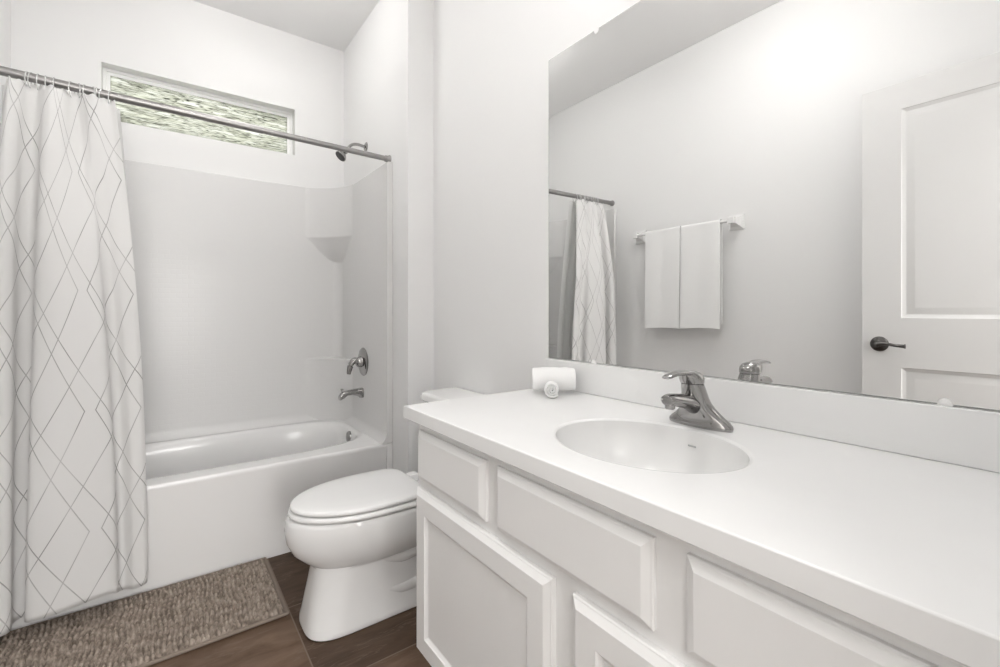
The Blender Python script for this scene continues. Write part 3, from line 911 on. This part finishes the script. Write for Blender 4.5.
# ------------------------------------------------------------------ toilet
TC = 1.700
toi = thing('toilet', (0.70, TC, 0), 'white elongated two-piece toilet with closed lid between tub and vanity', 'toilet')
def egg(xf, xb, hw, z, pf=2.0, pb=2.6, wide=0.58, n=56):
    """outline: rounded nose at xf (toward -X), blunter back at xb, widest at fraction 'wide'"""
    xc = xf + (xb - xf) * wide
    out = []
    for k in range(n):
        a = 2 * PI * k / n
        c, s = math.cos(a), math.sin(a)
        if c < 0:
            x = xc - (xc - xf) * abs(c) ** (2 / pf); y = hw * math.copysign(abs(s) ** (2 / pf), s)
        else:
            x = xc + (xb - xc) * abs(c) ** (2 / pb); y = hw * math.copysign(abs(s) ** (2 / pb), s)
        out.append((x, TC + y, z))
    return out
bm = bmesh.new()
loft(bm, [egg(0.398, 0.985, 0.126, 0.0, 3.4, 6, 0.30), egg(0.391, 0.985, 0.131, 0.006, 3.4, 6, 0.30), egg(0.392, 0.985, 0.130, 0.022, 3.4, 6, 0.30), egg(0.398, 0.96, 0.124, 0.050, 3.2, 6, 0.31), egg(0.406, 0.93, 0.118, 0.100, 3.0, 5, 0.33),
          egg(0.416, 0.90, 0.114, 0.155, 2.8, 4, 0.38), egg(0.425, 0.90, 0.113, 0.212, 2.5, 3.5, 0.44), egg(0.421, 0.91, 0.120, 0.222, 2.2, 3, 0.5), egg(0.396, 0.92, 0.145, 0.240, 2.1, 3, 0.53),
          egg(0.360, 0.93, 0.169, 0.275, 2.05, 3, 0.55), egg(0.341, 0.94, 0.180, 0.315, 2.0, 3, 0.56), egg(0.335, 0.94, 0.184, 0.355, 2.0, 3, 0.56),
          egg(0.338, 0.94, 0.182, 0.383, 2.0, 3, 0.56), egg(0.342, 0.93, 0.179, 0.397, 2.0, 3, 0.56), egg(0.352, 0.92, 0.170, 0.402, 2.0, 3, 0.56)])
# trapway relief along each flank
for s in (-1, 1):
    tp = smooth_path([(0.62, TC + s * 0.080, 0.225), (0.72, TC + s * 0.094, 0.205), (0.80, TC + s * 0.096, 0.210), (0.85, TC + s * 0.092, 0.165), (0.84, TC + s * 0.094, 0.105), (0.74, TC + s * 0.096, 0.085), (0.64, TC + s * 0.085, 0.10)], 6)
    tube(bm, tp, 0.030, 14)
add_box(bm, (0.86, TC - 0.16, 0.31), (1.075, TC + 0.13, 0.410), 0.03, 4)
obj('bowl', bm, M['porcelain'], toi, True, 50)
bm = bmesh.new()
def seat_rings(z0, th, grow, xb):
    P_ = (2.0, 5.0, 0.60)
    return [egg(0.360 - grow, xb, 0.168 + grow, z0, *P_), egg(0.354 - grow, xb, 0.175 + grow, z0 + 0.003, *P_), egg(0.352 - grow, xb, 0.177 + grow, z0 + th * 0.5, *P_),
            egg(0.355 - grow, xb, 0.174 + grow, z0 + th - 0.003, *P_), egg(0.362 - grow, xb - 0.005, 0.167 + grow, z0 + th, *P_)]
loft(bm, seat_rings(0.4035, 0.0205, 0.006, 0.835))
obj('seat', bm, M['seat'], toi, True, 60)
bm = bmesh.new()
R = seat_rings(0.4255, 0.0195, 0.0, 0.815)
R += [egg(0.40, 0.79, 0.140, 0.4472, 2.0, 5, 0.60), egg(0.47, 0.74, 0.08, 0.4488, 2.0, 4, 0.60)]
loft(bm, R)
lid_o = obj('lid', bm, M['seat'], toi, True, 60)
for s in (-1, 1):
    bm = bmesh.new()
    add_box(bm, (0.828, TC + s * 0.075 - 0.022, 0.4025), (0.872, TC + s * 0.075 + 0.022, 0.434), 0.006, 3)
    obj('hinge', bm, M['seat'], lid_o)
TK = 1.664
bm = bmesh.new()
def rr(x0, x1, hw, z, r=0.045, n=6):
    out = []; TC = TK
    for (cx_, cy_, a0_) in ((x1 - 0.012, TC + hw - 0.012, 0), (x0 + r, TC + hw - r, PI / 2), (x0 + r, TC - hw + r, PI), (x1 - 0.012, TC - hw + 0.012, 1.5 * PI)):
        rad = 0.012 if a0_ in (0, 1.5 * PI) else r
        for k in range(n + 1):
            a = a0_ + PI / 2 * k / n
            out.append((cx_ + rad * math.cos(a), cy_ + rad * math.sin(a), z))
    return out
loft(bm, [rr(0.930, 1.085, 0.120, 0.410), rr(0.922, 1.085, 0.128, 0.43), rr(0.914, 1.086, 0.136, 0.55), rr(0.908, 1.086, 0.143, 0.733)])
tank_o = obj('tank', bm, M['porcelain'], toi, True, 40)
bm = bmesh.new()
loft(bm, [rr(0.902, 1.090, 0.146, 0.7335), rr(0.894, 1.092, 0.152, 0.741), rr(0.894, 1.092, 0.152, 0.760), rr(0.900, 1.090, 0.147, 0.769), rr(0.912, 1.084, 0.137, 0.773)])
obj('tank_lid', bm, M['porcelain'], toi, True, 40)
bm = bmesh.new()
lathe(bm, [(0.0, -0.014), (0.012, -0.013), (0.016, -0.004), (0.016, 0.004), (0.0, 0.004)], (0.908, TK + 0.10, 0.675), 'X', 20)
tube(bm, smooth_path([(0.898, TK + 0.10, 0.675), (0.889, TK + 0.075, 0.673), (0.888, TK + 0.035, 0.667)], 5), [0.007] * 11, 12)
o = obj('flush_lever', bm, M['chrome'], tank_o); o['label'] = 'nickel flush lever'

# ------------------------------------------------------------------ bath mat
mat_t = thing('bath_mat', (-0.10, 2.04, 0), 'taupe chenille bath mat on the brown tile floor along the tub', 'bath mat')
MX0, MX1, MY0_, MY1_ = -0.545, 0.366, 1.812, 2.272
bm = bmesh.new(); add_box(bm, (MX0, MY0_, 0.0005), (MX1, MY1_, 0.007), 0.003, 2)
obj('mat_backing', bm, M['mathem'], mat_t)
bm = bmesh.new()
import math as _m
st = 0.0026
nx = int((MX1 - MX0 - 0.016) / st); ny = int((MY1_ - MY0_ - 0.016) / st)
rowp = 0.0150; nubp = 0.0150
rng = random.Random(3)
jit = [[rng.uniform(-0.5, 0.5) for _ in range(140)] for _ in range(120)]
g = []
for j in range(ny + 1):
    r = []
    for i in range(nx + 1):
        x = MX0 + 0.008 + i * st; y = MY0_ + 0.008 + j * st
        xs = x + 0.004 * math.sin(y * 31)
        ri = int(math.floor((xs - MX0) / rowp))
        fx = (xs - MX0) / rowp - ri - 0.5
        ph = (y - MY0_) / nubp + 0.5 * (ri % 2) + 0.8 * jit[ri % 120][0]
        yi = int(math.floor(ph)); fy = ph - yi - 0.5
        jj = jit[ri % 120][yi % 140]
        d = math.sqrt((fx * 1.18) ** 2 + (fy * 0.88) ** 2)
        hgt = 0.0150 * max(0.0, 1 - (d / 0.56) ** 2) ** 0.5 * (1 + 0.45 * jj)
        e = min(x - MX0, MX1 - x, y - MY0_, MY1_ - y)
        ed = min(1.0, max(0.0, (e - 0.008) / 0.01))
        hgt = 0.0072 + (0.001 + hgt) * (0.15 + 0.85 * ed) * (1 if ed > 0 else 0)
        r.append(bm.verts.new((x + 0.0012 * jj, y, hgt)))
    g.append(r)
for j in range(ny):
    for i in range(nx):
        bm.faces.new((g[j][i], g[j][i + 1], g[j + 1][i + 1], g[j + 1][i]))
o = obj('chenille_pile', bm, M['chenille'], mat_t, True, 180, weighted=False)
o['kind'] = 'stuff'
bm = bmesh.new()
for (a, b) in (((MX0, MY0_), (MX1, MY0_)), ((MX1, MY0_), (MX1, MY1_)), ((MX1, MY1_), (MX0, MY1_)), ((MX0, MY1_), (MX0, MY0_))):
    tube(bm, [(*a, 0.0075), (*b, 0.0075)], 0.0065, 10)
o = obj('mat_hem', bm, M['mathem'], mat_t)

# ------------------------------------------------------------------ things on the left wall (seen in the mirror)
ZT = 1.662
XB = XL + 0.062
bar = thing('towel_bar', (XL, 1.665, ZT), 'white towel bar with square posts on the left wall seen in the mirror', 'towel bar')
bm = bmesh.new(); tube(bm, [(XB, 1.335, ZT), (XB, 2.012, ZT)], 0.0095, 16)
obj('bar', bm, M['trim'], bar)
for y in (1.335, 2.012):
    bm = bmesh.new()
    def sq(x, h, zc=ZT): return [(x, y - h, zc - h), (x, y + h, zc - h), (x, y + h, zc + h), (x, y - h, zc + h)]
    loft(bm, [sq(XL + 0.0003, 0.045, ZT - 0.006), sq(XL + 0.007, 0.045, ZT - 0.006), sq(XL + 0.016, 0.030, ZT - 0.004), sq(XL + 0.045, 0.016), sq(XL + 0.050, 0.019), sq(XL + 0.074, 0.019), sq(XL + 0.076, 0.017)])
    obj('post', bm, M['trim'], bar, True, 20)
def hanging_towel(y0, y1, zb_front, zb_back, label):
    bm = bmesh.new()
    th = 0.006
    r = 0.0105
    path = []
    n = 24
    for k in range(n + 1): path.append((XB + r + th + 0.010 * (1 - k / n) ** 1.5, zb_front + (ZT - zb_front) * k / n))
    for k in range(1, 12):
        a = PI * k / 12
        path.append((XB + (r + th) * math.cos(a), ZT + (r + th) * math.sin(a)))
    for k in range(n + 1): path.append((XB - r - th, ZT - (ZT - zb_back) * k / n))
    ny_ = 30
    def row(k, ins):
        x, z = path[k]
        a = Vector(path[max(k - 1, 0)]); b = Vector(path[min(k + 1, len(path) - 1)])
        t = (b - a).normalized(); nr = Vector((t.y, -t.x))
        out = []
        for i in range(ny_ + 1):
            y = y0 + (y1 - y0) * i / ny_
            wv_ = 0.0022 * math.sin(9 * i / ny_ + 0.02 * k) * (1 if k < n else 0.2)
            zo = 0.004 * math.sin(4 * i / ny_) * (1 - k / n if k < n else 0)
            out.append((x + nr.x * (-ins) + wv_, y, z + nr.y * (-ins) + zo))
        return out
    K = len(path)
    outs = [[bm.verts.new(p) for p in row(k, 0)] for k in range(K)]
    ins_ = [[bm.verts.new(p) for p in row(k, th)] for k in range(K)]
    for k in range(K - 1):
        for i in range(ny_):
            bm.faces.new((outs[k][i], outs[k][i + 1], outs[k + 1][i + 1], outs[k + 1][i]))
            bm.faces.new((ins_[k][i], ins_[k + 1][i], ins_[k + 1][i + 1], ins_[k][i + 1]))
        bm.faces.new((outs[k][0], outs[k + 1][0], ins_[k + 1][0], ins_[k][0]))
        bm.faces.new((outs[k][ny_], ins_[k][ny_], ins_[k + 1][ny_], outs[k + 1][ny_]))
    for i in range(ny_):
        bm.faces.new((outs[0][i], ins_[0][i], ins_[0][i + 1], outs[0][i + 1]))
        bm.faces.new((outs[-1][i], outs[-1][i + 1], ins_[-1][i + 1], ins_[-1][i]))
    o = obj('bath_towel', bm, M['terry'], None, True, 60)
    return tag(o, label, 'towel', 'white towels on the towel bar')
hanging_towel(1.660, 1.920, 1.012, 1.05, 'white bath towel on the bar nearer the shower curtain, left one in the mirror')
hanging_towel(1.398, 1.654, 1.018, 1.05, 'white bath towel on the bar nearer the door, right one in the mirror')

# open door lying back against the left wall
door = bpy.data.objects.new('door_1', None)
door.location = (-0.465, 0.30, 0.0); col.objects.link(door); door['kind'] = 'structure'
door['label'] = 'white two-panel interior door standing open against the left wall, seen in the mirror'
XD = -0.450; DY0, DY1, DZ0, DZ1 = -0.07, 0.697, 0.012, 2.142
bm = bmesh.new()
px0, px1 = DY0 + 0.141, DY1 - 0.141
panels = [(1.093, 2.025), (0.22, 0.872)]
xs_ = [DY0, px0, px1, DY1]; zs_ = [DZ0, 0.22, 0.872, 1.093, 2.025, DZ1]
def door_face(x, sgn):
    for i in range(3):
        for k in range(5):
            ispan = i == 1 and (zs_[k], zs_[k + 1]) in panels
            y0, y1, z0, z1 = xs_[i], xs_[i + 1], zs_[k], zs_[k + 1]
            if not ispan:
                bm.faces.new([bm.verts.new(p) for p in ((x, y0, z0), (x, y1, z0), (x, y1, z1), (x, y0, z1))])
            else:
                pr = [(0, 0), (0.003, 0.003), (0.016, 0.008), (0.022, 0.008), (0.042, 0.0035), (0.048, 0.0025)]
                loft(bm, [[(x - sgn * d, y0 + s_, z0 + s_), (x - sgn * d, y1 - s_, z0 + s_), (x - sgn * d, y1 - s_, z1 - s_), (x - sgn * d, y0 + s_, z1 - s_)] for s_, d in pr], False, True)
door_face(XD, 1); door_face(XD - 0.035, -1)
for (p, q) in (((DY0, DZ0), (DY1, DZ0)), ((DY1, DZ0), (DY1, DZ1)), ((DY1, DZ1), (DY0, DZ1)), ((DY0, DZ1), (DY0, DZ0))):
    bm.faces.new([bm.verts.new(v) for v in ((XD, *p), (XD, *q), (XD - 0.035, *q), (XD - 0.035, *p))])
dl = obj('door_leaf', bm, M['door'], door, True, 15)
for sgn, xf in ((1, XD), (-1, XD - 0.035)):
    bm = bmesh.new()
    YH, ZH = 0.632, 0.974
    lathe(bm, [(0.0, 0.0003 * sgn), (0.034, 0.0003 * sgn), (0.034, 0.004 * sgn), (0.030, 0.008 * sgn), (0.020, 0.012 * sgn), (0.013, 0.016 * sgn), (0.011, 0.034 * sgn), (0.014, 0.042 * sgn), (0.013, 0.050 * sgn), (0.0, 0.052 * sgn)], (xf, YH, ZH), 'X', 32)
    lp = smooth_path([(xf + sgn * 0.043, YH, ZH), (xf + sgn * 0.045, YH - 0.03, ZH + 0.004), (xf + sgn * 0.045, YH - 0.065, ZH - 0.002), (xf + sgn * 0.045, YH - 0.092, ZH - 0.004), (xf + sgn * 0.045, YH - 0.100, ZH - 0.004)], 6)
    nn = len(lp)
    tube(bm, lp, [0.0105 - 0.005 * math.sin(PI * i / (nn - 1)) + 0.001 for i in range(nn - 1)] + [0.003], 14)
    o = obj('door_handle', bm, M['bronze'], dl, True, 50); o['label'] = 'dark pewter lever handle'
bm = bmesh.new(); add_box(bm, (XD - 0.030, DY1, 0.945), (XD - 0.005, DY1 + 0.0015, 1.003), 0.0005)
o = obj('latch_plate', bm, M['bronze'], dl)

# ------------------------------------------------------------------ light fixtures (above the frame)
vl = thing('vanity_light', (XM, 0.56, 2.32), 'three-globe vanity light on the wall above the mirror', 'light fixture')
bm = bmesh.new(); add_box(bm, (XM - 0.025, 0.22, 2.28), (XM - 0.0005, 0.90, 2.36), 0.006, 3)
obj('back_plate', bm, M['chrome'], vl)
for y in (0.30, 0.56, 0.82):
    bm = bmesh.new()
    lathe(bm, [(0.0, 0.0), (0.018, 0.0), (0.02, -0.03), (0.012, -0.05), (0.0, -0.05)], (XM - 0.025, y, 2.32), 'X', 20)
    la = obj('lamp_arm', bm, M['chrome'], vl)
    bm = bmesh.new()
    lathe(bm, [(0.0, -0.064)] + [(0.064 * math.cos(a), 0.064 * math.sin(a)) for a in [-1.2, -0.9, -0.6, -0.3, 0, 0.3, 0.6, 0.9, 1.2]] + [(0.0, 0.064)], (XM - 0.125, y, 2.32), 'Z', 28)
    obj('lamp_globe', bm, M['bulb'], la)
def dome_light(x, y, r, mat, label):
    t = thing('ceiling_light', (x, y, ZC), label, 'light fixture')
    bm = bmesh.new()
    lathe(bm, [(0.0, -0.0005), (0.065, -0.0005), (0.065, -0.012), (0.05, -0.022), (0.018, -0.026), (0.016, -0.048), (0.0, -0.048)], (x, y, ZC), 'Z', 36)
    obj('ceiling_canopy', bm, M['rodmetal'], t)
    bm = bmesh.new()
    n = 14
    lathe(bm, [(0.0, -0.045)] + [(r * math.sin(PI * k / n), -0.105 + 0.060 * math.cos(PI * k / n)) for k in range(1, n)] + [(0.0, -0.165)], (x, y, ZC), 'Z', 40)
    obj('glass_globe', bm, mat, t)
dome_light(0.36, 2.32, 0.12, M['tub_dome'], 'white flattened globe ceiling light in front of the bathtub window')
dome_light(0.20, 0.98, 0.17, M['room_fill_dome'], 'white flattened ceiling globe added as fill light between the door and the vanity')  # unseen globe added to lift the overall room light

# hallway: frame and ring put around its two added fill lamps
bm = bmesh.new()
hw2, z0_, z1_, yy = 0.665, 0.23, 2.37, HY
for lo, hi in (((-0.05 - hw2 - 0.07, yy, z0_ - 0.07), (-0.05 - hw2, yy + 0.09, z1_ + 0.07)), ((-0.05 + hw2, yy, z0_ - 0.07), (-0.05 + hw2 + 0.07, yy + 0.09, z1_ + 0.07)),
               ((-0.05 - hw2, yy, z1_), (-0.05 + hw2, yy + 0.09, z1_ + 0.07)), ((-0.05 - hw2, yy, z0_ - 0.07), (-0.05 + hw2, yy + 0.09, z0_))):
    add_box(bm, lo, hi, 0.003)
struct('hallway_fill_frame', bm, M['trim'], True)
hl = thing('hallway_fill_ring', (-0.10, -0.95, 2.70), 'round white ring added around the fill lamp in the hallway outside the door', 'light fixture')
bm = bmesh.new()
lathe(bm, [(0.452, -0.0005), (0.475, -0.0005), (0.475, -0.045), (0.452, -0.045), (0.452, -0.0005)], (-0.10, -0.95, 2.70), 'Z', 48)
obj('trim_ring', bm, M['trim'], hl)
